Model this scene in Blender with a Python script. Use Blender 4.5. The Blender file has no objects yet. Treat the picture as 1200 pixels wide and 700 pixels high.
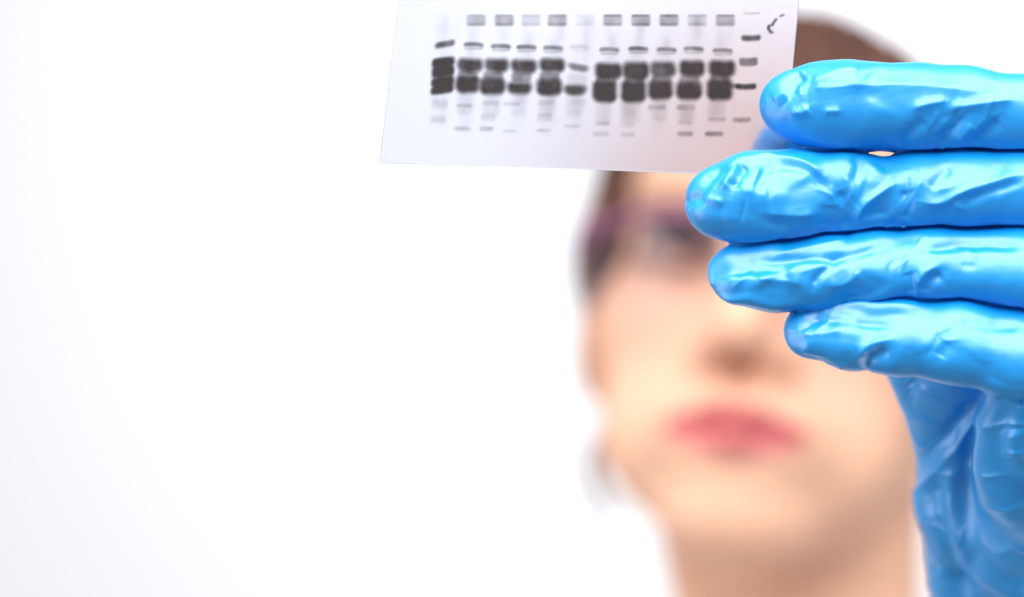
import bpy, math, random
import numpy as np
from mathutils import Vector, Matrix, Euler

# ------------------------------------------------------------------ scene, camera, light
random.seed(4); RNG = np.random.default_rng(7)
S = bpy.context.scene
C = S.collection
H0 = 1.50                      # height of the camera axis above the lab floor (m)
FOCUS = 0.60                   # distance camera -> gloved fingers (m)
MMPX = 0.175e-3                # metres per photograph pixel in the focus plane

cd = bpy.data.cameras.new('camera'); cam = bpy.data.objects.new('camera', cd); C.objects.link(cam)
cam.location = (0, -FOCUS, H0); cam.rotation_euler = (math.radians(90), 0, 0)
cd.sensor_width = 36.0; cd.lens = 36.0 * FOCUS / (1200 * MMPX); cd.clip_start = 0.02; cd.clip_end = 50
cd.dof.use_dof = True; cd.dof.focus_distance = FOCUS + 0.001; cd.dof.aperture_fstop = 5.5; cd.dof.aperture_blades = 0
S.camera = cam

W = bpy.data.worlds.new('World'); S.world = W; W.use_nodes = True
bg = W.node_tree.nodes['Background']; bg.inputs[0].default_value = (0.95, 0.97, 1.0, 1); bg.inputs[1].default_value = 0.33

def area(name, loc, target, sx, sy, watts, col=(1, 1, 1)):
    l = bpy.data.lights.new(name, 'AREA'); l.shape = 'RECTANGLE'; l.size = sx; l.size_y = sy
    l.energy = watts; l.color = col
    o = bpy.data.objects.new(name, l); C.objects.link(o)
    o.location = loc
    d = Vector(target) - Vector(loc)
    o.rotation_euler = d.to_track_quat('-Z', 'Y').to_euler()
    return o
area('softbox_overhead', (0.0, -0.55, H0 + 0.80), (0.0, -0.49, H0), 1.35, 1.4, 43, (1.0, 0.99, 0.98))
area('softbox_side', (-0.95, 0.08, H0 + 0.0), (0.10, 0.45, H0 - 0.02), 0.9, 1.1, 7.5, (1.0, 0.96, 0.92))
area('fill_low', (0.66, 0.22, H0 - 0.62), (0.11, 0.47, H0 - 0.08), 0.6, 0.6, 3, (1.0, 0.95, 0.90))  # unseen fill lamp, added to brighten jaw and neck from below
area('wall_wash', (0.55, 1.15, H0 + 0.65), (0.40, 2.0, H0 + 0.05), 0.6, 0.6, 22, (0.94, 0.965, 1.0))

S.view_settings.view_transform = 'Standard'; S.view_settings.look = 'None'
S.view_settings.exposure = 0.0; S.view_settings.gamma = 1.0
S.render.engine = 'CYCLES'
S.cycles.use_denoising = True
S.cycles.max_bounces = 8; S.cycles.transparent_max_bounces = 12
S.cycles.sample_clamp_indirect = 8

# ------------------------------------------------------------------ helpers
def P(px, py, ymm=0.0):
    """photograph pixel + depth behind the focus plane (mm) -> millimetres in the hand frame"""
    k = (FOCUS * 1000 + ymm) / (FOCUS * 1000)
    return np.array([(px - 600) * 0.175 * k, ymm, (350 - py) * 0.175 * k])
def to_px(v):
    k = FOCUS * 1000 / (FOCUS * 1000 + v[:, 1])
    return 600 + v[:, 0] * k / 0.175, 350 - v[:, 2] * k / 0.175

class Field:
    """signed distance field on a grid (mm)"""
    def __init__(s, lo, hi, h):
        s.lo = np.array(lo, float); s.h = h
        s.n = np.ceil((np.array(hi, float) - s.lo) / h).astype(int) + 1
        s.f = np.full(s.n, 1e3, np.float32)
    def win(s, lo, hi):
        a = np.clip(np.floor((np.array(lo) - s.lo) / s.h).astype(int), 0, s.n - 1)
        b = np.clip(np.ceil((np.array(hi) - s.lo) / s.h).astype(int) + 1, 1, s.n)
        sl = tuple(slice(int(i), int(j)) for i, j in zip(a, b))
        ax = [(s.lo[k] + s.h * np.arange(a[k], b[k])).astype(np.float32) for k in range(3)]
        return sl, ax[0][:, None, None], ax[1][None, :, None], ax[2][None, None, :]
    def put(s, sl, d, k, sub=False):
        f = s.f[sl]
        if sub:
            d = -d
            if k > 0:
                hh = np.clip(0.5 - 0.5 * (f - d) / k, 0, 1); s.f[sl] = f * (1 - hh) + d * hh + k * hh * (1 - hh)
            else: s.f[sl] = np.maximum(f, d)
            return
        if k > 0:
            hh = np.clip(0.5 + 0.5 * (f - d) / k, 0, 1); s.f[sl] = f * (1 - hh) + d * hh - k * hh * (1 - hh)
        else: s.f[sl] = np.minimum(f, d)
    def cone(s, a, b, ra, rb, k=0.0, sub=False):
        a = np.array(a, float); b = np.array(b, float); m = max(ra, rb) + max(k, 2) * 1.2 + 3 * s.h
        sl, X, Y, Z = s.win(np.minimum(a, b) - m, np.maximum(a, b) + m)
        d = b - a; L2 = float(d @ d) + 1e-9
        t = np.clip(((X - a[0]) * d[0] + (Y - a[1]) * d[1] + (Z - a[2]) * d[2]) / L2, 0, 1)
        q = np.sqrt((X - a[0] - t * d[0]) ** 2 + (Y - a[1] - t * d[1]) ** 2 + (Z - a[2] - t * d[2]) ** 2) - (ra + (rb - ra) * t)
        s.put(sl, q.astype(np.float32), k, sub)
    def ell(s, c, r, k=0.0, sub=False, rot=None):
        c = np.array(c, float); r = np.array(r, float); m = r.max() + max(k, 2) * 1.5 + 3 * s.h
        sl, X, Y, Z = s.win(c - m, c + m)
        x, y, z = X - c[0], Y - c[1], Z - c[2]
        if rot is not None:
            M = np.array(Euler([math.radians(v) for v in rot]).to_matrix()).T
            x, y, z = (M[0, 0] * x + M[0, 1] * y + M[0, 2] * z, M[1, 0] * x + M[1, 1] * y + M[1, 2] * z, M[2, 0] * x + M[2, 1] * y + M[2, 2] * z)
        k0 = np.sqrt((x / r[0]) ** 2 + (y / r[1]) ** 2 + (z / r[2]) ** 2)
        k1 = np.sqrt((x / r[0] ** 2) ** 2 + (y / r[1] ** 2) ** 2 + (z / r[2] ** 2) ** 2) + 1e-9
        s.put(sl, (k0 * (k0 - 1) / k1).astype(np.float32), k, sub)
    def mesh(s):
        """surface nets: vertices (mm) and outward quads"""
        f = s.f; n = s.n
        neg = f < 0
        cnt = np.zeros(n - 1, np.int8)
        for i in (0, 1):
            for j in (0, 1):
                for k in (0, 1):
                    cnt += neg[i:n[0] - 1 + i, j:n[1] - 1 + j, k:n[2] - 1 + k]
        act = (cnt > 0) & (cnt < 8)
        idx = np.full(n - 1, -1, np.int64); cells = np.argwhere(act); idx[act] = np.arange(len(cells))
        acc = np.zeros((len(cells), 3)); num = np.zeros(len(cells))
        corners = [(i, j, k) for i in (0, 1) for j in (0, 1) for k in (0, 1)]
        for a in corners:
            for ax in range(3):
                if a[ax]: continue
                b = list(a); b[ax] = 1
                fa = f[tuple((cells + a).T)]; fb = f[tuple((cells + b).T)]
                cr = (fa < 0) != (fb < 0)
                t = np.where(cr, fa / np.where(cr, fa - fb, 1), 0)
                p = np.tile(np.array(a, float), (len(cells), 1)); p[:, ax] = t
                acc += p * cr[:, None]; num += cr
        V = s.lo + s.h * (cells + acc / num[:, None])
        quads = []
        for ax in range(3):
            u, w = (ax + 1) % 3, (ax + 2) % 3
            s0 = [slice(None)] * 3; s1 = [slice(None)] * 3
            s0[ax] = slice(0, n[ax] - 1); s1[ax] = slice(1, n[ax])
            A = neg[tuple(s0)]; B = neg[tuple(s1)]
            e = np.argwhere(A != B)
            e = e[(e[:, u] > 0) & (e[:, w] > 0) & (e[:, u] < n[u] - 1) & (e[:, w] < n[w] - 1)]
            inside = A[tuple(e.T)]
            def cell(du, dw):
                c = e.copy(); c[:, u] -= du; c[:, w] -= dw
                return idx[tuple(c.T)]
            q = np.stack([cell(1, 1), cell(0, 1), cell(0, 0), cell(1, 0)], 1)
            q[~inside] = q[~inside][:, ::-1]
            quads.append(q)
        return V, np.concatenate(quads)

def vnormals(V, Q):
    N = np.cross(V[Q[:, 2]] - V[Q[:, 0]], V[Q[:, 3]] - V[Q[:, 1]])
    out = np.zeros_like(V)
    for k in range(4):
        for c in range(3): out[:, c] += np.bincount(Q[:, k], N[:, c], len(V))
    return out / (np.linalg.norm(out, axis=1, keepdims=True) + 1e-12)
def relax(V, Q, it, lam=0.5):
    e = np.concatenate([Q[:, [0, 1]], Q[:, [1, 2]], Q[:, [2, 3]], Q[:, [3, 0]]]); e = np.concatenate([e, e[:, ::-1]])
    deg = np.bincount(e[:, 0], minlength=len(V)).astype(float); deg[deg == 0] = 1
    for _ in range(it):
        avg = np.stack([np.bincount(e[:, 0], V[e[:, 1], c], len(V)) for c in range(3)], 1) / deg[:, None]
        V = V + lam * (avg - V)
    return V
LAT = RNG.random((64, 64, 64)).astype(np.float32) * 2 - 1
def noise(p):
    i = np.floor(p).astype(int); t = p - i; t = t * t * (3 - 2 * t); o = 0
    for a in (0, 1):
        for b in (0, 1):
            for c in (0, 1):
                w = (t[:, 0] if a else 1 - t[:, 0]) * (t[:, 1] if b else 1 - t[:, 1]) * (t[:, 2] if c else 1 - t[:, 2])
                o = o + w * LAT[(i[:, 0] + a) % 64, (i[:, 1] + b) % 64, (i[:, 2] + c) % 64]
    return o
def sstep(a, b, x):
    t = np.clip((x - a) / (b - a), 0, 1); return t * t * (3 - 2 * t)
def seg_dist(x, y, pts):
    """distance to a polyline, and position 0..1 along it"""
    best = np.full(x.shape, 1e9); pos = np.zeros(x.shape)
    pts = np.array(pts, float); ln = np.hypot(*(pts[1:] - pts[:-1]).T); cum = np.concatenate([[0], np.cumsum(ln)]); tot = cum[-1]
    for k in range(len(pts) - 1):
        a, d = pts[k], pts[k + 1] - pts[k]
        t = np.clip(((x - a[0]) * d[0] + (y - a[1]) * d[1]) / (d @ d + 1e-9), 0, 1)
        q = np.hypot(x - a[0] - t * d[0], y - a[1] - t * d[1])
        m = q < best; best = np.where(m, q, best); pos = np.where(m, (cum[k] + t * ln[k]) / tot, pos)
    return best, pos
def spline(pts, n):
    pts = np.array(pts, float); k = len(pts)
    p = np.concatenate([[2 * pts[0] - pts[1]], pts, [2 * pts[-1] - pts[-2]]]); out = []
    for u in np.linspace(0, k - 1 - 1e-6, n):
        i = int(u); t = u - i; a, b, c, d = p[i], p[i + 1], p[i + 2], p[i + 3]
        out.append(0.5 * (2 * b + (c - a) * t + (2 * a - 5 * b + 4 * c - d) * t * t + (3 * b - a - 3 * c + d) * t ** 3))
    return np.array(out)

def make(name, V, F, mat, parent=None, smooth=True, scale=1e-3, attrs=None):
    """V in mm -> one mesh object"""
    me = bpy.data.meshes.new(name)
    V = np.asarray(V, float) * scale
    if isinstance(F, np.ndarray):
        me.vertices.add(len(V)); me.vertices.foreach_set('co', V.astype(np.float32).ravel())
        nf, w = F.shape
        me.loops.add(nf * w); me.loops.foreach_set('vertex_index', F.astype(np.int32).ravel())
        me.polygons.add(nf); me.polygons.foreach_set('loop_start', np.arange(0, nf * w, w, dtype=np.int32))
        me.polygons.foreach_set('use_smooth', np.full(nf, smooth))
        me.update(calc_edges=True); me.validate()
    else:
        me.from_pydata([tuple(v) for v in V], [], F); me.polygons.foreach_set('use_smooth', [smooth] * len(me.polygons)); me.update()
    for an, col in (attrs or {}).items():
        a = me.attributes.new(an, 'FLOAT_COLOR' if np.ndim(col) == 2 else 'FLOAT', 'POINT')
        if np.ndim(col) == 2:
            c4 = np.ones((len(V), 4), np.float32); c4[:, :3] = col; a.data.foreach_set('color', c4.ravel())
        else: a.data.foreach_set('value', np.asarray(col, np.float32))
    me.materials.append(mat)
    o = bpy.data.objects.new(name, me); C.objects.link(o)
    if parent: o.parent = parent
    return o
def tube(pts, radii, n=10, squash=None):
    """closed tapered tube along pts (mm) -> V, list of faces"""
    pts = np.array(pts, float); V = []; F = []; m = len(pts)
    up = np.array([0.3, 0.2, 1.0])
    for i in range(m):
        d = pts[min(i + 1, m - 1)] - pts[max(i - 1, 0)]; d /= np.linalg.norm(d) + 1e-9
        a = np.cross(d, up); a /= np.linalg.norm(a) + 1e-9; b = np.cross(a, d)
        for k in range(n):
            t = 2 * math.pi * k / n
            V.append(pts[i] + radii[i] * (a * math.cos(t) + (squash or 1) * b * math.sin(t)))
    for i in range(m - 1):
        for k in range(n):
            F.append((i * n + k, i * n + (k + 1) % n, (i + 1) * n + (k + 1) % n, (i + 1) * n + k))
    F.append(tuple(range(n))[::-1]); F.append(tuple(range((m - 1) * n, m * n)))
    return V, F
def joinm(parts):
    V, F = [], []
    for v, f in parts:
        o = len(V); V += [tuple(q) for q in v]; F += [tuple(i + o for i in q) for q in f]
    return V, F
def boxm(c, s):
    x, y, z = c; a, b, d = s[0] / 2, s[1] / 2, s[2] / 2
    V = [(x + i * a, y + j * b, z + k * d) for i in (-1, 1) for j in (-1, 1) for k in (-1, 1)]
    return V, [(0, 1, 3, 2), (4, 6, 7, 5), (0, 4, 5, 1), (2, 3, 7, 6), (0, 2, 6, 4), (1, 5, 7, 3)]

def mat(name):
    m = bpy.data.materials.new(name); m.use_nodes = True
    nt = m.node_tree; return m, nt, nt.nodes['Principled BSDF']
def add(nt, t, **kw):
    n = nt.nodes.new(t)
    for k, v in kw.items(): setattr(n, k, v)
    return n

# ------------------------------------------------------------------ materials
def m_wall():
    m, nt, b = mat('white_painted_wall')
    n = add(nt, 'ShaderNodeTexNoise'); n.inputs['Scale'].default_value = 3
    r = add(nt, 'ShaderNodeValToRGB'); r.color_ramp.elements[0].color = (0.80, 0.81, 0.84, 1); r.color_ramp.elements[1].color = (0.84, 0.85, 0.87, 1)
    nt.links.new(n.outputs[0], r.inputs[0]); nt.links.new(r.outputs[0], b.inputs['Base Color']); b.inputs['Roughness'].default_value = 0.7
    return m
def m_glove():
    m, nt, b = mat('blue_nitrile')
    tc = add(nt, 'ShaderNodeTexCoord')
    n1 = add(nt, 'ShaderNodeTexNoise'); n1.inputs['Scale'].default_value = 90; n1.inputs['Detail'].default_value = 3
    n2 = add(nt, 'ShaderNodeTexNoise'); n2.inputs['Scale'].default_value = 900; n2.inputs['Detail'].default_value = 2
    nt.links.new(tc.outputs['Object'], n1.inputs['Vector']); nt.links.new(tc.outputs['Object'], n2.inputs['Vector'])
    r = add(nt, 'ShaderNodeValToRGB')
    r.color_ramp.elements[0].position = 0.3; r.color_ramp.elements[1].position = 0.7
    r.color_ramp.elements[0].color = (0.0, 0.265, 0.70, 1); r.color_ramp.elements[1].color = (0.0, 0.29, 0.75, 1)
    nt.links.new(n1.outputs[0], r.inputs[0]); nt.links.new(r.outputs[0], b.inputs['Base Color'])
    mr = add(nt, 'ShaderNodeMapRange'); mr.inputs['To Min'].default_value = 0.34; mr.inputs['To Max'].default_value = 0.42
    nt.links.new(n1.outputs[0], mr.inputs['Value']); nt.links.new(mr.outputs[0], b.inputs['Roughness'])
    b.inputs['Specular IOR Level'].default_value = 0.88; b.inputs['IOR'].default_value = 1.62; b.inputs['Specular Tint'].default_value = (0.80, 0.88, 1.0, 1)
    # fine crinkle: ridged noise drawn out along the fingers, plus a satin grain
    mp = add(nt, 'ShaderNodeMapping'); mp.inputs['Scale'].default_value = (0.55, 1.0, 1.0); nt.links.new(tc.outputs['Object'], mp.inputs['Vector'])
    n3 = add(nt, 'ShaderNodeTexNoise'); n3.inputs['Scale'].default_value = 190; n3.inputs['Detail'].default_value = 2; n3.inputs['Distortion'].default_value = 0.8
    nt.links.new(mp.outputs[0], n3.inputs['Vector'])
    sb = add(nt, 'ShaderNodeMath', operation='SUBTRACT'); sb.inputs[1].default_value = 0.5; nt.links.new(n3.outputs[0], sb.inputs[0])
    ab = add(nt, 'ShaderNodeMath', operation='ABSOLUTE'); nt.links.new(sb.outputs[0], ab.inputs[0])
    b1 = add(nt, 'ShaderNodeBump', invert=True); b1.inputs['Strength'].default_value = 0.08; b1.inputs['Distance'].default_value = 0.0012
    nt.links.new(ab.outputs[0], b1.inputs['Height'])
    bp = add(nt, 'ShaderNodeBump'); bp.inputs['Strength'].default_value = 0.06; bp.inputs['Distance'].default_value = 0.0004
    nt.links.new(n2.outputs[0], bp.inputs['Height']); nt.links.new(b1.outputs[0], bp.inputs['Normal']); nt.links.new(bp.outputs[0], b.inputs['Normal'])
    return m
def m_skin():
    m, nt, b = mat('skin')
    a = add(nt, 'ShaderNodeAttribute', attribute_name='tone')
    n = add(nt, 'ShaderNodeTexNoise'); n.inputs['Scale'].default_value = 60
    mx = add(nt, 'ShaderNodeMix', data_type='RGBA', blend_type='MULTIPLY'); mx.inputs['Factor'].default_value = 0.12
    nt.links.new(a.outputs['Color'], mx.inputs['A']); nt.links.new(n.outputs['Color'], mx.inputs['B'])
    nt.links.new(mx.outputs['Result'], b.inputs['Base Color']); b.inputs['Roughness'].default_value = 0.5
    b.inputs['Specular IOR Level'].default_value = 0.22; b.inputs['Subsurface Weight'].default_value = 0.25; b.inputs['Subsurface Radius'].default_value = (0.012, 0.005, 0.003); b.inputs['Subsurface Scale'].default_value = 0.6
    return m
def m_plain(name, col, rough=0.6, noise_scale=40, var=0.12):
    m, nt, b = mat(name)
    n = add(nt, 'ShaderNodeTexNoise'); n.inputs['Scale'].default_value = noise_scale
    r = add(nt, 'ShaderNodeValToRGB')
    r.color_ramp.elements[0].color = tuple(c * (1 - var) for c in col) + (1,); r.color_ramp.elements[1].color = tuple(min(1, c * (1 + var)) for c in col) + (1,)
    nt.links.new(n.outputs[0], r.inputs[0]); nt.links.new(r.outputs[0], b.inputs['Base Color']); b.inputs['Roughness'].default_value = rough
    return m
def m_attr(name, attr, rough):
    m, nt, b = mat(name)
    a = add(nt, 'ShaderNodeAttribute', attribute_name=attr); nt.links.new(a.outputs['Color'], b.inputs['Base Color']); b.inputs['Roughness'].default_value = rough
    return m
def m_film():
    m, nt, b = mat('frosted_film')
    out = nt.nodes['Material Output']; nt.nodes.remove(b)
    a = add(nt, 'ShaderNodeAttribute', attribute_name='stain')
    rf = add(nt, 'ShaderNodeBsdfRefraction'); rf.inputs['Color'].default_value = (0.85, 0.855, 0.90, 1); rf.inputs['Roughness'].default_value = 0.42; rf.inputs['IOR'].default_value = 1.4
    df = add(nt, 'ShaderNodeBsdfDiffuse'); df.inputs['Color'].default_value = (0.78, 0.80, 0.88, 1)
    m1 = add(nt, 'ShaderNodeMixShader'); m1.inputs[0].default_value = 0.05
    nt.links.new(rf.outputs[0], m1.inputs[1]); nt.links.new(df.outputs[0], m1.inputs[2])
    dk = add(nt, 'ShaderNodeBsdfDiffuse'); dk.inputs['Color'].default_value = (0.042, 0.034, 0.035, 1)
    m2 = add(nt, 'ShaderNodeMixShader'); nt.links.new(a.outputs['Fac'], m2.inputs[0])
    nt.links.new(m1.outputs[0], m2.inputs[1]); nt.links.new(dk.outputs[0], m2.inputs[2])
    gl = add(nt, 'ShaderNodeBsdfGlossy'); gl.inputs['Roughness'].default_value = 0.22
    m3 = add(nt, 'ShaderNodeMixShader'); m3.inputs[0].default_value = 0.015
    nt.links.new(m2.outputs[0], m3.inputs[1]); nt.links.new(gl.outputs[0], m3.inputs[2])
    nt.links.new(m3.outputs[0], out.inputs['Surface'])
    return m
def m_lens():
    m, nt, b = mat('clear_lens')
    out = nt.nodes['Material Output']; nt.nodes.remove(b)
    t = add(nt, 'ShaderNodeBsdfTransparent'); t.inputs['Color'].default_value = (0.95, 0.945, 0.965, 1)
    g = add(nt, 'ShaderNodeBsdfGlossy'); g.inputs['Roughness'].default_value = 0.05
    lw = add(nt, 'ShaderNodeLayerWeight'); pw = add(nt, 'ShaderNodeMath', operation='POWER'); pw.inputs[1].default_value = 4.0; nt.links.new(lw.outputs['Facing'], pw.inputs[0])
    fr = add(nt, 'ShaderNodeMapRange'); fr.inputs['To Min'].default_value = 0.02; fr.inputs['To Max'].default_value = 0.30; nt.links.new(pw.outputs[0], fr.inputs['Value'])
    mx = add(nt, 'ShaderNodeMixShader'); nt.links.new(fr.outputs[0], mx.inputs[0]); nt.links.new(t.outputs[0], mx.inputs[1]); nt.links.new(g.outputs[0], mx.inputs[2])
    nt.links.new(mx.outputs[0], out.inputs['Surface'])
    return m
M_wall, M_glove, M_skin, M_film, M_lens = m_wall(), m_glove(), m_skin(), m_film(), m_lens()
M_coat = m_plain('white_cotton', (0.80, 0.80, 0.82), 0.8, 30, 0.04)
M_hair = m_attr('brown_hair', 'tone', 0.75); M_hair.node_tree.nodes['Principled BSDF'].inputs['Specular IOR Level'].default_value = 0.15
M_eye = m_attr('eye', 'tone', 0.2)
M_frame = m_plain('violet_plastic', (0.24, 0.085, 0.17), 0.5)

# ------------------------------------------------------------------ setting: the white wall behind
wl = make('wall', *boxm((0, 0, 0), (6000, 100, 3200)), M_wall, smooth=False)
wl.location = (0.0, 2.05, 1.6); wl['kind'] = 'structure'

# ------------------------------------------------------------------ the person: an empty at the foot of the neck
person = bpy.data.objects.new('person', None); C.objects.link(person)
person['label'] = 'person in white lab coat and blue glove, out of focus, looking up at the film'; person['category'] = 'person'
HAND = Vector((0, 0, H0))

# ---- the gloved hand (millimetres, origin on the camera axis in the focus plane)
G = Field((30, -22, -128), (156, 134, 62), 0.55)
def chain(pts, k_in=2.0):
    pts = [(P(x, y, d), r * 0.175 * (600 + d) / 600) for x, y, r, d in pts]
    for (a, ra), (b, rb) in zip(pts, pts[1:]): yield a, b, ra, rb
FING = {
 'index':  [(928, 123, 38, 1.0), (958, 125, 49, 0.5), (995, 126, 51.5, 0), (1035, 125, 47, 0), (1078, 128.5, 51.5, 0), (1130, 130, 49.5, -1), (1200, 138, 47, -2), (1262, 143, 56, -3)],
 'middle': [(846, 237, 44, 0.5), (880, 233, 52, 0), (930, 230, 51.5, 0), (995, 227, 47.5, 0.5), (1035, 229, 40, 0), (1078, 225, 45, 0), (1130, 222, 45, -1), (1200, 222, 46, -2), (1270, 225, 58, -4)],
 'ring':   [(868, 321, 37, 2), (910, 322, 41, 1.5), (960, 317, 42, 1), (1020, 310, 41.5, 1), (1090, 308, 41.5, 0), (1200, 313, 48, -1), (1265, 320, 58, -3)],
 'little': [(951, 388, 33, 4), (1000, 391, 40, 3.5), (1050, 393, 45, 3), (1120, 399, 49, 2), (1200, 415, 55, 2), (1255, 425, 60, 2)],
}
def merged(pts, k):
    f = Field(G.lo, G.lo + G.h * (G.n - 1.5), G.h)
    for a, b, ra, rb in chain(pts): f.cone(a, b, ra, rb, k)
    return f.f
# thumb behind the film, palm and wrist
thumb = merged([(928, 184, 47, 20.5), (955, 215, 54, 23), (1032, 300, 62, 32), (1118, 425, 71, 37), (1168, 560, 86, 53)], 5)
G.f = thumb.copy(); del thumb
for a, b in (((1262, 143, 56, -3), (1215, 540, 66, 54)), ((1270, 225, 58, -4), (1225, 570, 76, 55)),
             ((1265, 320, 58, -3), (1235, 590, 82, 55)), ((1255, 425, 60, 2), (1235, 600, 88, 42))):
    for q in chain([a, b]): G.cone(*q, k=6)
for q in chain([(1208, 432, 52, 4), (1228, 520, 62, 16), (1242, 640, 84, 40)]): G.cone(*q, k=9)
for q in chain([(1195, 560, 92, 52), (1212, 650, 104, 67), (1224, 760, 118, 86), (1236, 860, 124, 104)]): G.cone(*q, k=7)
for q in chain([(1150, 590, 62, 53), (1185, 690, 80, 73)]): G.cone(*q, k=6)
for name, pts in FING.items():
    f = merged(pts, 3.0)
    # fingers stay apart from one another; they only melt into the palm behind the knuckles
    wx = 600 + (G.lo[0] + G.h * np.arange(G.n[0])) / 0.175
    k = (0.05 + 7.0 * sstep(1195, 1260, wx)).astype(np.float32)[:, None, None]
    yy_ = G.lo[1] + G.h * np.arange(G.n[1]); fr_ = yy_ < -1.5
    G.f[:, fr_] = np.where((wx < 1200)[:, None, None], np.maximum(G.f[:, fr_], 0.9 - f[:, fr_]), G.f[:, fr_])
    hh = np.clip(0.5 + 0.5 * (G.f - f) / k, 0, 1); G.f = G.f * (1 - hh) + f * hh - k * hh * (1 - hh)
    del f, hh
gv, gq = G.mesh(); del G
# the back of the hand leans up a little towards the little finger
def lean(z): return np.interp(z, [-34, -19, -1, 15, 31], [-1.0, -11.5, -6.5, -1.8, 0.0])
rw = sstep(1090, 1190, to_px(gv)[0])
ln = lean(gv[:, 2]); ln = np.where(gv[:, 2] < -19, ln * (1 - rw) + rw * np.interp(gv[:, 2], [-85, -19], [-1.0, -11.5]), ln)
sh = ln * sstep(32, 14, gv[:, 1]); sc = (600 + gv[:, 1] + sh) / (600 + gv[:, 1])
gv[:, 0] *= sc; gv[:, 2] *= sc; gv[:, 1] += sh
def split(V, Q):
    e = np.sort(np.stack([Q, np.roll(Q, -1, 1)], -1).reshape(-1, 2), 1)
    u, inv = np.unique(e[:, 0] * np.int64(len(V)) + e[:, 1], return_inverse=True)
    a, b = u // len(V), u % len(V); n = len(V); m = inv.reshape(-1, 4) + n; c = n + len(u) + np.arange(len(Q))
    V2 = np.concatenate([V, (V[a] + V[b]) / 2, V[Q].mean(1)])
    return V2, np.concatenate([np.stack([Q[:, k], m[:, k], c, m[:, k - 1]], 1) for k in range(4)])
gv, gq = split(gv, gq); gv = relax(gv, gq, 2, 0.5)
gn = vnormals(gv, gq)
px, py = to_px(gv)
front = sstep(0.35, -0.15, gn[:, 1]) * (gv[:, 1] < 12)
disp = np.zeros(len(gv))
# folds in the nitrile: (polyline in the hand plane, half-width, height mm; negative = groove), tapering to both ends
FOLDS = [
 # index
 ([(925, 112), (932, 96), (942, 86)], 7, -0.7), ([(905, 118), (922, 108)], 9, 0.35), ([(948, 100), (985, 84), (1010, 86)], 11, 0.5),
 ([(955, 104), (1050, 100), (1150, 108)], 9, 0.45), ([(1068, 128), (1090, 122), (1110, 119)], 6, 0.45), ([(1112, 128), (1150, 122), (1190, 118)], 7, 0.5),
 ([(1100, 172), (1118, 148), (1130, 135)], 7, -0.55), ([(1140, 172), (1162, 150), (1172, 140)], 8, -0.6), ([(1122, 168), (1140, 145)], 7, 0.4),
 ([(926, 130), (940, 132), (948, 126)], 7, 0.5), ([(965, 131), (985, 130)], 5, 0.3), ([(1053, 174), (1062, 160), (1085, 140)], 8, -0.5),
 # middle
 ([(858, 222), (866, 207), (872, 190)], 6, -0.65), ([(848, 224), (858, 205), (864, 188)], 6, 0.4), ([(882, 224), (892, 208), (905, 190)], 8, -0.45),
 ([(875, 232), (884, 212), (890, 192)], 7, 0.35), ([(905, 192), (945, 200), (962, 215), (968, 225)], 6, -0.4), ([(890, 181), (940, 192), (965, 208)], 6, 0.5),
 ([(800, 240), (812, 232), (830, 236)], 6, -0.5), ([(826, 212), (845, 202), (856, 206)], 6, -0.35), ([(820, 232), (850, 238)], 6, 0.35),
 ([(895, 250), (930, 252), (958, 250)], 8, 0.45), ([(992, 274), (990, 240), (982, 222)], 9, -0.75), ([(1004, 268), (1010, 245), (1030, 228), (1050, 214)], 7, 0.65),
 ([(1000, 215), (1006, 195), (998, 182)], 7, -0.5), ([(1060, 262), (1064, 238), (1062, 220)], 8, -0.6), ([(1075, 236), (1100, 238), (1130, 225), (1200, 204)], 8, 0.55),
 ([(1090, 222), (1105, 205), (1115, 196)], 7, -0.35), ([(1120, 242), (1150, 228), (1200, 212)], 6, -0.35), ([(1118, 242), (1130, 244)], 5, 0.35), ([(968, 268), (972, 240)], 8, -0.35),
 # ring
 ([(905, 300), (950, 290), (1000, 282)], 7, 0.4), ([(880, 304), (930, 304), (985, 302), (1040, 288)], 6, -0.45), ([(885, 328), (925, 330), (940, 336)], 8, 0.4),
 ([(950, 335), (965, 318), (985, 304)], 6, -0.4), ([(968, 335), (990, 332), (1010, 318)], 8, 0.4), ([(1080, 292), (1140, 286), (1200, 290)], 7, -0.65),
 ([(1068, 345), (1067, 330), (1064, 318)], 7, -0.45), ([(1082, 345), (1090, 330), (1105, 320)], 8, -0.6), ([(1074, 335), (1085, 320), (1100, 312)], 6, 0.4), ([(836, 300), (832, 320), (838, 338)], 5, 0.3),
 # little
 ([(940, 374), (975, 376), (1050, 382)], 6, -0.4), ([(945, 366), (1010, 360), (1090, 362)], 8, 0.4), ([(934, 394), (965, 392), (990, 388)], 8, 0.4),
 ([(1005, 416), (1020, 404), (1045, 398)], 7, 0.55), ([(1014, 434), (1022, 420), (1042, 411)], 7, -0.5), ([(1100, 420), (1112, 400)], 8, -0.3), ([(1120, 378), (1170, 382), (1200, 380)], 8, -0.35),
 ([(1014, 440), (1017, 428)], 5, -0.35), ([(960, 430), (966, 420)], 6, -0.3), ([(985, 432), (990, 424)], 6, 0.3),
]
def fold(pts, w, a, sel, crisp=True):
    global disp
    p = spline(pts, 14) if len(pts) > 2 else np.array(pts, float)
    lo = p.min(0) - 3.5 * w; hi = p.max(0) + 3.5 * w
    m = np.where(sel & (px > lo[0]) & (px < hi[0]) & (py > lo[1]) & (py < hi[1]))[0]
    d, t = seg_dist(px[m], py[m], p)
    taper = sstep(0, 0.18, t) * sstep(1, 0.82, t) * 0.75 + 0.25
    prof = np.exp(-(d / w) ** 2) if a < 0 or not crisp else 0.5 * np.exp(-(d / w) ** 2) + 0.65 * np.exp(-d / (0.6 * w))
    disp[m] += 1.4 * a * taper * prof * front[m]
for pts, w, a in FOLDS: fold(pts, w, a, gv[:, 1] < 11)
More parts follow.
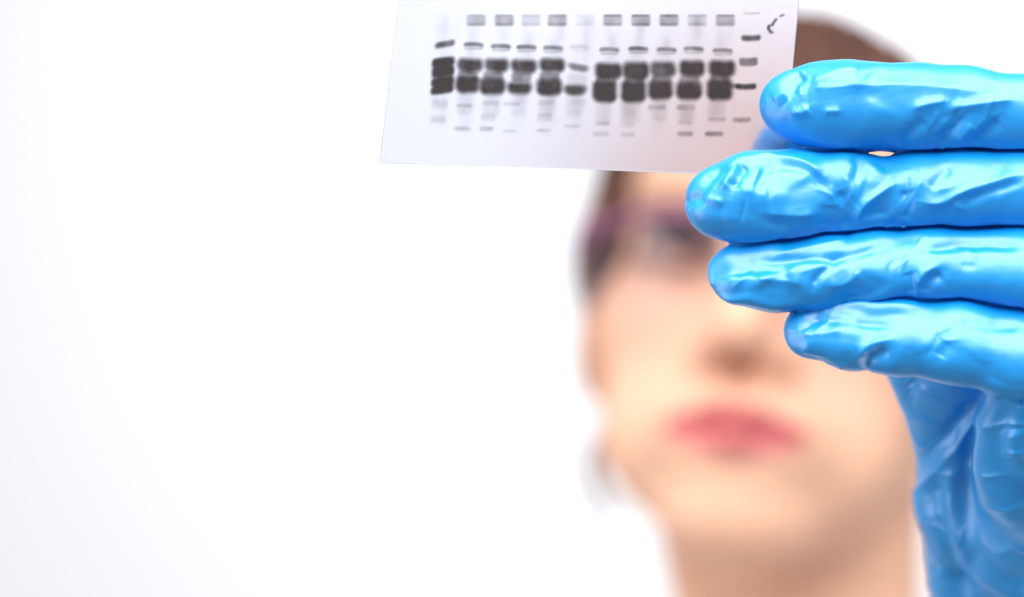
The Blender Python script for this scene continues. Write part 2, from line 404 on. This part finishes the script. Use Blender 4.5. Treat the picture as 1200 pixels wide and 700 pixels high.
# thin tension lines gathered at the joints and at the slack tips
for cx, cy, half, n, lean_ in ((985, 226, 38, 7, -.25), (1060, 226, 34, 6, .3), (868, 225, 34, 6, .5), (1068, 308, 30, 6, .35), (960, 316, 28, 5, .7), (892, 318, 24, 4, .8),
                               (1110, 140, 34, 7, .6), (935, 112, 28, 5, .5), (1025, 405, 26, 6, .6), (965, 386, 22, 4, .9), (1160, 140, 30, 4, .5), (1120, 225, 30, 4, 1.2), (1130, 300, 24, 4, 1.6), (1090, 390, 24, 4, 1.0)):
    for k in range(n - 1):
        x0 = cx + RNG.normal(0, 15); y0 = cy + RNG.normal(0, half * .35); L_ = half * RNG.uniform(.35, .9); t = lean_ + RNG.normal(0, .35); b_ = RNG.normal(0, 5)
        fold([(x0 - L_ * math.sin(t), y0 + L_ * math.cos(t)), (x0 + b_, y0), (x0 + L_ * math.sin(t), y0 - L_ * math.cos(t))], RNG.uniform(2.6, 4.4), RNG.choice([-1, 1]) * RNG.uniform(.08, .17), gv[:, 1] < 11)
# the loose cuff over wrist and thumb root
near = gv[:, 1] < 110; front = sstep(0.5, -0.1, gn[:, 1])
CUFF = [
 ([(1083, 562), (1100, 535), (1125, 512), (1148, 478)], 8, 1.5), ([(1078, 548), (1098, 520), (1122, 495), (1142, 470)], 9, -1.8),
 ([(1152, 478), (1140, 540), (1148, 600), (1200, 650)], 10, -1.5), ([(1165, 470), (1158, 530), (1168, 580), (1210, 620)], 10, 1.3),
 ([(1178, 470), (1172, 520), (1185, 560), (1220, 590)], 9, -1.2), ([(1125, 530), (1120, 580), (1135, 640), (1170, 700)], 10, 1.1),
 ([(1110, 545), (1106, 580), (1118, 640), (1140, 700)], 8, -0.9), ([(1090, 590), (1108, 620), (1116, 680)], 7, 0.8), ([(1100, 655), (1120, 668), (1150, 690)], 8, -0.9),
 ([(1140, 640), (1170, 672), (1210, 690)], 9, -0.9), ([(1064, 448), (1072, 456)], 5, -0.7), ([(1060, 462), (1074, 470)], 5, -0.5), ([(1190, 500), (1195, 540)], 9, 0.9),
]
for i, (pts, w, a) in enumerate(CUFF): fold(pts, w * (1.1 if i < 2 else 1.4), a * (0.35 if i < 2 else 0.85), near, i < 2)
# the cuff laps over the thumb root: its edge stands proud along a slanting line
ed = ((px - 1080) * 95 + (py - 565) * 72) / 119.2
disp += 1.7 * sstep(-4, 6, ed + 4 * noise(np.stack([px * .05, py * .05, px * 0], 1))) * sstep(458, 500, py) * sstep(1215, 1150, px) * front * near
# small creases everywhere, drawn out across each finger
c1 = noise(gv * [0.16, 0.10, 0.22] + 11.3); c2 = noise(gv * [0.42, 0.25, 0.35] + 3.1)
ridg = 1 - np.abs(noise(gv * [0.13, 0.09, 0.17] + 7.7)) * 2.2
low = sstep(430, 520, py)
disp += 0.06 * c1 + 0.02 * c2 + (0.03 + 0.3 * low) * np.clip(ridg, 0, 1) ** 3
# flat facets where the thin sheet is slack: each patch leans its own way
def facets(p, cell, tilt, sharp):
    q = p / cell; i0 = np.floor(q).astype(int); num = np.zeros(len(p)); den = np.zeros(len(p)) + 1e-12
    for a in (-1, 0, 1):
        for b_ in (-1, 0, 1):
            for c in (-1, 0, 1):
                k = i0 + [a, b_, c]; h = (k[:, 0] % 64, k[:, 1] % 64, k[:, 2] % 64)
                jit = np.stack([LAT[h], LAT[h[1], h[2], h[0]], LAT[h[2], h[0], (h[1] + 9) % 64]], 1) * 0.45
                d = q - (k + 0.5 + jit); w = np.exp(-sharp * (d * d).sum(1))
                g = np.stack([LAT[(h[0] + 5) % 64, h[1], h[2]], LAT[h[0], (h[1] + 7) % 64, h[2]], LAT[h[0], h[1], (h[2] + 11) % 64]], 1)
                num += w * (g * d).sum(1); den += w
    return tilt * cell * num / den
slack = 0.45 + 0.9 * np.exp(-((px - 870) / 75) ** 2) + 0.7 * np.exp(-((px - 1030) / 50) ** 2)
slack = np.clip(slack, 0, 1.2) * (1 - 0.55 * (py < 180))
facing = sstep(-0.15, -0.75, gn[:, 1])
disp += (facets(gv * [0.75, 1, 1.1], 10.5, 0.13, 11.0) + facets(gv + 31.7, 5.5, 0.035, 9.0)) * slack * (0.12 + 0.88 * facing)
gv = gv + gn * disp[:, None]
gv = relax(gv, gq, 1, 0.3)
glove = make('glove', gv, gq, M_glove, person); glove.location = HAND
glove['label'] = 'blue nitrile glove pinching the corner of the film'

# ------------------------------------------------------------------ the film with its printed bands
def film_px(u, v):
    """u,v 0..1 -> photograph-plane coordinates of the sheet (v = 0 bottom edge)"""
    bl, br, tl, tr = np.array([444.5, 191.5]), np.array([917, 209.0]), np.array([484, -148.0]), np.array([950, -142.0])
    u = u[..., None]; v = v[..., None]
    return (bl * (1 - u) + br * u) * (1 - v) + (tl * (1 - u) + tr * u) * v
NU, NV = 400, 280
uu, vv = np.meshgrid(np.linspace(0, 1, NU), np.linspace(0, 1, NV), indexing='ij')
fp = film_px(uu, vv); fx, fy = fp[..., 0], fp[..., 1]
fy = fy - 1.5 * np.sin(np.pi * uu) * (1 - vv)
depth = 9.6 - 3.0 * (1 - uu) + 2.2 * np.sin(np.pi * uu) * (0.4 + 0.6 * vv) - 1.5 * vv + 0.5 * np.sin(uu * 7.5 + vv * 2) + 1.0 * np.exp(-((uu - .93) ** 2 + (vv - .12) ** 2) / .02)
D = np.zeros(fx.shape)
def band(x, y, w, h, a, soft=3.0, tilt=0.0, smile=0.0, edge=0.0):
    """one stained band: box with soft ends, optional tilt, smile curvature and darker lower edge"""
    global D
    dx = fx - x; yy = fy - y - tilt * dx - smile * ((dx / (w / 2)) ** 2)
    qx = np.clip(np.abs(dx) - w / 2 + soft, 0, None); qy = np.clip(np.abs(yy) - h / 2 + min(soft, h / 2), 0, None)
    k = sstep(soft * 1.5, soft * 0.3, np.hypot(qx, qy * soft / min(soft, h / 2))) * a * (1 + edge * np.clip(yy / (h / 2), -1, 1))
    D = 1 - (1 - D) * (1 - np.clip(k, 0, 0.97))
L = [  # lane:   top smear a, thin (y,a), upper (y,h,a), lower (y,h,a)
 (558, 555, 551, 547, .34, 52, .55, 77, 17, .86, 100, 20, .90), (591, 587, 582, 577, .42, 54, .55, 77, 17, .86, 102, 20, .92),
 (622, 617, 614, 610, .20, 55, .55, 77, 17, .85, 104, 15, .88), (653, 648, 647, 643, .44, 56, .50, 78, 17, .87, 103, 20, .93),
 (685, 680, 678, 675, .08, 55, .12, 80, 9, .55, 106, 13, .85), (718, 714, 713, 709, .40, 58, .50, 83, 20, .90, 108, 26, .95),
 (751, 748, 745, 742, .46, 57, .60, 84, 22, .90, 108, 26, .95), (784, 781, 777, 774, .46, 58, .50, 82, 19, .78, 106, 23, .92),
 (817, 813, 811, 807, .26, 57, .50, 81, 20, .92, 107, 22, .92), (850, 847, 846, 843, .36, 59, .52, 81, 20, .93, 106, 25, .95)]
for xt, xm, xu, xl, at, ym, am, yu, hu, au, yl, hl, al in L:
    band(xt, 24, 23, 13, at * .75, 4); band(xt, 29, 22, 4, at * .6, 3); band(xt, 18.5, 22, 3, at * (.5 if xt < 700 else 1.0), 2.5)
    band(xm, ym, 24, 5.5, am, 3, tilt=.03, smile=1.0); band(xm, ym + 5, 22, 3, am * .4, 3)
    big = au > .7
    band(xu, yu + RNG.normal(0, .6), 31 + RNG.normal(0, 1) if big else 25, hu, au, 7.5, tilt=0.02 if big else .18, smile=-1.2)
    band(xl + RNG.normal(0, .6), yl, (30 if al > .9 else 28) + RNG.normal(0, .8), hl, al, 7.5, smile=-1.8, edge=.06)
    band(xl + 1, (yu + yl) / 2, 24, 13, .5 if big else .1, 5)
    band(xl - 2, yl + hl / 2 + 12, 20, 26, .09, 7)
for y, h, a in ((52, 8, .72), (72, 10, .72), (84, 10, .78), (96, 9, .74), (106, 9, .78)):
    band(520 - (y - 72) * .07, y, 27 if y > 60 else 24, h, a, 4, tilt=-.20 if y < 60 else -.13)
band(519, 89, 26, 40, .82, 6, tilt=-.1); band(514, 140, 20, 10, .16, 6); band(515, 122, 20, 12, .14, 6)
for x, y, w, h, a in ((880, 45, 23, 7, .74), (877, 73, 22, 10, .58), (874, 102, 25, 7, .82), (869, 141, 22, 6, .34), (881, 16, 20, 2.5, .22)):
    band(x, y, w, h, a, 3, tilt=-.02, smile=-.8)
band(862, 101, 14, 6, .5, 4)
for x, y, w, h, a in ((544, 124, 19, 5, .2), (542, 151, 20, 6, .2), (572, 138, 18, 9, .14), (570, 151, 17, 6, .24), (600, 122, 20, 5, .18), (597, 154, 16, 4, .14), (638, 138, 18, 10, .12),
                      (637, 153, 17, 4, .18), (671, 148, 20, 4, .12), (706, 145, 18, 5, .16), (704, 157, 20, 6, .14), (736, 158, 18, 6, .13), (735, 130, 18, 40, .08), (770, 126, 22, 6, .2),
                      (804, 126, 23, 7, .24), (803, 144, 18, 5, .12), (803, 157, 19, 6, .32), (840, 140, 22, 5, .2), (837, 157, 22, 6, .44), (678, 120, 18, 8, .08), (640, 120, 20, 7, .14), (575, 121, 20, 6, .14)):
    band(x, y, w, h, a, 3.5)
def ink(pts, w, a):
    global D
    d, t = seg_dist(fx, fy, spline(pts, 8) if len(pts) > 2 else pts); D = 1 - (1 - D) * (1 - a * sstep(w + 1, w - 0.7, d))
ink([(914.5, 19), (918, 17.8)], 1.2, .55); ink([(909.5, 23), (907, 26), (905, 29.5)], 1.4, .75); ink([(901.5, 30.5), (900.3, 33.5), (902, 35.5)], 1.5, .75); ink([(902.5, 37.8), (905, 38)], 1.4, .6)
ink([(742, 150), (748, 166), (762, 172), (778, 165), (784, 152)], 0.8, -.05)
blot = noise(np.stack([fx.ravel() * .12, fy.ravel() * .12, fx.ravel() * 0], 1)).reshape(fx.shape); blot2 = noise(np.stack([fx.ravel() * .45, fy.ravel() * .45, fx.ravel() * 0 + 9], 1)).reshape(fx.shape)
lanew = np.exp(-((((fx + (fy - 24) * 0.115) - 558 + 16.2) % 32.4 - 16.2) / 9.0) ** 2) * (fx > 535) * (fx < 862) + np.exp(-((fx + (fy - 72) * .07 - 520) / 11) ** 2)
streak = 0.5 + 0.5 * noise(np.stack([fx.ravel() * .10, fy.ravel() * .035, fx.ravel() * 0 + 3], 1)).reshape(fx.shape)
D = 1 - (1 - D) * (1 - 0.13 * lanew * streak * sstep(8, 30, fy) * sstep(172, 118, fy))
D = 1 - (1 - np.clip(D, 0, .99)) ** (1.7 + 0.45 * blot)
D = np.clip(D * (1 + 0.02 * blot2) + 0.006 * (blot > .5), 0, 0.985)
kk = (600 + depth) / 600
A = np.stack([(fx - 600) * .175 * kk, depth, (350 - fy) * .175 * kk], -1).reshape(-1, 3)
B = A + [0, 0.2, 0]
ii = np.arange(NU * NV).reshape(NU, NV); n0 = NU * NV
q = np.stack([ii[:-1, :-1], ii[1:, :-1], ii[1:, 1:], ii[:-1, 1:]], -1).reshape(-1, 4)
rim = np.concatenate([ii[:, 0], ii[-1, 1:], ii[-2::-1, -1], ii[0, -2:0:-1]]); rn = np.roll(rim, -1)
FQ = np.concatenate([q, q[:, ::-1] + n0, np.stack([rn, rim, rim + n0, rn + n0], 1)])
film = make('blot_film', np.concatenate([A, B]), FQ, M_film, attrs={'stain': np.concatenate([D.ravel(), np.zeros(n0)])})
film.location = HAND
film['label'] = 'pale translucent film printed with rows of dark bands, held in the gloved fingers'; film['category'] = 'film'

# ------------------------------------------------------------------ head and neck (millimetres, origin between the ears at eye level)
Hd = Field((-110, -125, -275), (115, 125, 135), 2.0)
Hd.ell((-4, 12, 31), (66, 88, 78)); Hd.ell((0, -30, -30), (58, 52, 74), 18)
Hd.ell((0, -45, 45), (56, 36, 40), 20)
for s in (-1, 1):
    Hd.ell((s * 40, -50, -24), (22, 24, 22), 14); Hd.cone((s * 48, -5, -52), (s * 10, -62, -93), 15, 13, 14)
    Hd.ell((s * 32, -54, -62), (22, 20, 26), 14)
    Hd.ell((s * 26, -76, 17), (22, 10, 7), 8)
    Hd.ell((s * 31, -92, 0), (18, 12, 11), 8, sub=True)
    Hd.ell((s * 30, -70, 0), (14.5, 14, 12), 4)
    Hd.ell((s * 29, -85.5, 5.5), (14, 4, 3.2), 2); Hd.ell((s * 29, -83.5, -7), (13, 4, 2.5), 2)
    Hd.ell((s * 12, -91, -40), (7.5, 10, 7.5), 4)
    Hd.ell((s * 72, 12, -12), (7, 18, 30), 4, rot=(12, 0, s * 18)); Hd.ell((s * 77, 6, -8), (4, 9, 15), 3, sub=True)
Hd.ell((0, -63, -92), (25, 21, 17), 14)
Hd.cone((0, -82, 8), (0, -104, -33), 6.5, 9.5, 8); Hd.ell((0, -104, -36), (9.5, 9, 8.5), 4)
Hd.ell((0, -74, -66), (31, 20, 21), 12)
for s in (-1, 1):
    Hd.ell((s * 6.5, -100, -46), (4.2, 8, 4.2), 1.5, sub=True)
    Hd.cone((s * 6, -93, -61.5), (s * 24, -82, -66.5), 5.0, 2.6, 3)
    Hd.cone((0, -92.5, -71.5), (s * 21, -82, -67.5), 6.2, 2.6, 3)
Hd.ell((0, -99, -66.6), (27, 10, 1.0), 2.0, sub=True)
Hd.ell((0, -98, -81), (17, 8, 4.5), 5, sub=True)
Hd.cone((12, 20, -70), (33, 32, -200), 43, 43, 12)
for s in (-1, 1): Hd.cone((s * 44, 24, -45), (29 + s * 14, -4, -205), 12, 11, 12)
Hd.ell((34, 40, -236), (70, 44, 30), 20)
hv, hq = Hd.mesh(); hv = relax(hv, hq, 2, 0.5); hn = vnormals(hv, hq)
x, y, z = hv.T; ax_ = np.abs(x)
tone = np.tile(np.array([0.80, 0.475, 0.33]), (len(hv), 1))
def blend(mask, col):
    global tone
    tone = tone * (1 - mask[:, None]) + np.array(col) * mask[:, None]
fr = sstep(-40, -62, y)
blend(0.35 * np.exp(-(((ax_ - 40) / 20) ** 2 + ((z + 36) / 20) ** 2)) * fr, (0.80, 0.36, 0.27))
blend(0.15 * np.exp(-((x / 14) ** 2 + ((z + 44) / 12) ** 2)) * fr, (0.74, 0.34, 0.26))
lipc = -66.8 - 0.0035 * x ** 2 * 0.4
up = lipc + np.where(ax_ < 27, 8.0 - 0.22 * ax_ - 1.6 * np.exp(-(ax_ / 3.0) ** 2), 0); dn = lipc - np.where(ax_ < 27, 11.0 - 0.014 * ax_ ** 2, 0)
lip = sstep(27, 23, ax_) * sstep(up + 1.5, up - 1.0, z) * sstep(dn - 1.5, dn + 1.0, z) * sstep(-74, -80, y)
blend(lip, (0.60, 0.135, 0.15)); blend(lip * sstep(-68, -73, z) * 0.8, (0.80, 0.26, 0.25)); blend(lip * np.exp(-((z - lipc) / 2.0) ** 2) * 0.9, (0.30, 0.05, 0.06))  # lower lip highlight painted in as a paler pink
brow = np.exp(-((z - 20 + 0.006 * (ax_ - 30) ** 2) / 3.0) ** 2) * sstep(9, 14, ax_) * sstep(52, 44, ax_) * fr
blend(0.75 * brow, (0.10, 0.055, 0.04))
lash_shade = np.exp(-((z - 2.0 + 0.018 * (ax_ - 30) ** 2) / 8.0) ** 2) * sstep(12, 17, ax_) * sstep(50, 44, ax_) * fr
blend(0.97 * lash_shade, (0.02, 0.014, 0.035))  # lashes and the shade of the eye socket painted dark in one mask
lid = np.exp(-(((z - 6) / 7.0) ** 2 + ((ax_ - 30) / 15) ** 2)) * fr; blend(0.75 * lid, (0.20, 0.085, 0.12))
YAW, PITCH, ROLL = math.radians(-13), math.radians(-14), math.radians(5)
HEAD = Matrix.Translation(Vector((0.1035, 0.505, H0 - 0.003))) @ Matrix.Rotation(ROLL, 4, 'Y') @ Matrix.Rotation(YAW, 4, 'Z') @ Matrix.Rotation(PITCH, 4, 'X')
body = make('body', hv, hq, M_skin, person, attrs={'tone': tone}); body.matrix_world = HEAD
# eyes
for s in (-1, 1):
    n, m = 28, 18
    V = [(0, -12, 0)]; T = [(0.01, 0.01, 0.015)]
    for i in range(1, m):
        a = math.pi * i / m
        for k in range(n):
            t = 2 * math.pi * k / n
            V.append((12 * math.sin(a) * math.cos(t), -12 * math.cos(a), 12 * math.sin(a) * math.sin(t)))
            deg = math.degrees(a); T.append((0.01, 0.01, 0.015) if deg < 12 else (0.05, 0.035, 0.06) if deg < 42 else (0.35, 0.30, 0.34))  # eye whites toned down to carry the shade of the socket
    V.append((0, 12, 0)); T.append((0.7, 0.6, 0.6))
    F = [(0, 1 + (k + 1) % n, 1 + k) for k in range(n)]
    for i in range(m - 2):
        for k in range(n): F.append((1 + i * n + k, 1 + i * n + (k + 1) % n, 1 + (i + 1) * n + (k + 1) % n, 1 + (i + 1) * n + k))
    last = len(V) - 1; o = 1 + (m - 2) * n
    F += [(last, o + k, o + (k + 1) % n) for k in range(n)]
    e = make('eye', V, F, M_eye, person, attrs={'tone': np.array(T)})
    e.matrix_world = HEAD @ Matrix.Translation((s * 0.030, -0.0745, 0)) @ Matrix.Rotation(math.radians(-8), 4, 'X') @ Matrix.Rotation(math.radians(14), 4, 'Z')

# ---- hair: a combed-back mass with its own locks
Hr = Field((-100, -100, -70), (100, 130, 145), 2.0)
Hr.ell((-8, 12, 34), (70.5, 95, 81)); Hr.ell((0, -38, 58), (58, 42, 44), 16); Hr.ell((0, 70, 20), (52, 45, 56), 18); Hr.ell((0, 104, 10), (30, 24, 30), 10)
for s in (-1, 1): Hr.cone((s * 66, -12, 40), (s * 69, 2, -2), 10, 7, 10)
# cut away the face
Hr.ell((0, -88, -12), (70, 76, 70), 6, sub=True); Hr.ell((0, -95, 24), (50, 52, 37), 8, sub=True); Hr.ell((0, -10, -95), (75, 70, 62), 10, sub=True)
rv, rq = Hr.mesh(); rn_ = vnormals(rv, rq)
ang = np.arctan2(rv[:, 0], rv[:, 2] - 10)
st = noise(np.stack([ang * 16, rv[:, 1] * .012, rv[:, 2] * .01], 1)); st2 = noise(np.stack([ang * 48, rv[:, 1] * .03, rv[:, 2] * .02 + 5], 1))
rv = rv + rn_ * (1.5 * st + 0.8 * st2)[:, None]
ht = np.array([0.095, 0.044, 0.033]) * (1.15 + 0.45 * st + 0.3 * st2)[:, None]
hair = make('hair', rv, rq, M_hair, person, attrs={'tone': np.clip(ht, 0.01, 1)}); hair.matrix_world = HEAD
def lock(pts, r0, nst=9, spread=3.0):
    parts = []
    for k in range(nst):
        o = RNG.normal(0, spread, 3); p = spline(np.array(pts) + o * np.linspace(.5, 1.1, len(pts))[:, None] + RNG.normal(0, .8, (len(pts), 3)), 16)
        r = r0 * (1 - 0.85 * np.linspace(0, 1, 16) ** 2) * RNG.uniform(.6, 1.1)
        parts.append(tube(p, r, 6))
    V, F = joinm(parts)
    o = make('hair_lock', V, F, M_hair, hair, attrs={'tone': np.tile(np.array([0.30, 0.18, 0.15]), (len(V), 1)) * RNG.uniform(.8, 1.3, (len(V), 1))})  # strand colour raised in place of light on the dim side hair
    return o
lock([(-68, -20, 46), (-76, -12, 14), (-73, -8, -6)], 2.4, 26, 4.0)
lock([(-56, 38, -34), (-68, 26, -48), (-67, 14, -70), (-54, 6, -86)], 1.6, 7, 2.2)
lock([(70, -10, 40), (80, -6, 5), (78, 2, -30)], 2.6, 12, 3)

# ---- safety glasses resting on the nose (a thing of its own)
gl = bpy.data.objects.new('safety_glasses', None); C.objects.link(gl)
gl['label'] = 'clear safety glasses with violet side arms worn on the blurred face'; gl['category'] = 'glasses'
gl.matrix_world = HEAD @ Matrix.Translation((0, -0.088, 0)) @ Matrix.Diagonal((0.91, 1, 1, 1))
def lens_curve(a): return np.array([78 * math.sin(a), 88 - 100 * math.cos(a) + 0, 0])
n, m = 36, 10; V = []
for off in (0, 1.6):
    for i in range(n + 1):
        a = math.radians(-66 + 132 * i / n); sx = abs(math.sin(a))
        p = np.array([76 * math.sin(a), 66 * (1 - math.cos(a)) - 16 + off, 0])
        nz = math.exp(-(p[0] / 11) ** 2)
        lo, hi = -30 + 22 * nz + 10 * sx ** 4, 5 - 1 * sx ** 2
        for j in range(m + 1): V.append((p[0], p[1], lo + (hi - lo) * j / m))
F = []; w = m + 1; N1 = (n + 1) * w
for i in range(n):
    for j in range(m):
        a = i * w + j; F.append((a, a + w, a + w + 1, a + 1)); F.append((a + N1 + 1, a + N1 + w + 1, a + N1 + w, a + N1))
    F.append((i * w, i * w + N1, (i + 1) * w + N1, (i + 1) * w)); F.append((i * w + m, (i + 1) * w + m, (i + 1) * w + m + N1, i * w + m + N1))
F += [(j, j + 1, j + 1 + N1, j + N1) for j in range(m)] + [(n * w + j + 1, n * w + j, n * w + j + N1, n * w + j + 1 + N1) for j in range(m)]
make('lens', V, F, M_lens, gl)
rimp = []
for i in range(25):
    a = math.radians(-66 + 132 * i / 24); sx = abs(math.sin(a)); rimp.append((76 * math.sin(a), 66 * (1 - math.cos(a)) - 16 + .8, 6 - 1 * sx ** 2))
make('brow_bar', *tube(rimp, [2.4] * 25, 8), M_frame, gl)
for s in (-1, 1):
    tp = spline([(s * 70, 24, 8), (s * 79, 45, 6), (s * 81, 80, 4), (s * 79, 104, -4), (s * 76, 116, -22)], 20)
    make('temple', *tube(tp, np.linspace(5.5, 2.5, 20), 10, 0.5), M_frame, gl)
    V2, F2 = boxm((s * 74, 32, -6), (1.6, 34, 26)); make('side_shield', V2, F2, M_lens, gl, smooth=False)

# ---- lab coat: shoulders, collar, and the sleeve reaching forward to the glove
# millimetres relative to (0, 0, H0)
NX, NY = 138, 505
Lc = Field((-150, -30, -560), (400, 700, -60), 5.0)
Lc.cone((NX - 140, NY + 25, -245), (NX + 140, NY + 25, -245), 58, 58); Lc.ell((NX, NY + 20, -390), (185, 110, 190), 40)
Lc.cone((NX, NY, -205), (NX, NY + 20, -240), 66, 84, 26)
Lc.cone((NX - 4, NY - 4, -60), (NX, NY, -222), 56, 52, 4, sub=True)
Lc.cone((NX + 140, NY + 20, -245), (250, 290, -320), 58, 48, 25); Lc.cone((250, 290, -320), (140, 130, -138), 48, 34, 18)
cv, cq = Lc.mesh(); cn = vnormals(cv, cq)
cv = cv + cn * (4.0 * noise(cv * .02) + 2.0 * noise(cv * .05 + 4))[:, None]; cv = relax(cv, cq, 2)
coat = make('lab_coat', cv, cq, M_coat, person); coat.location = HAND
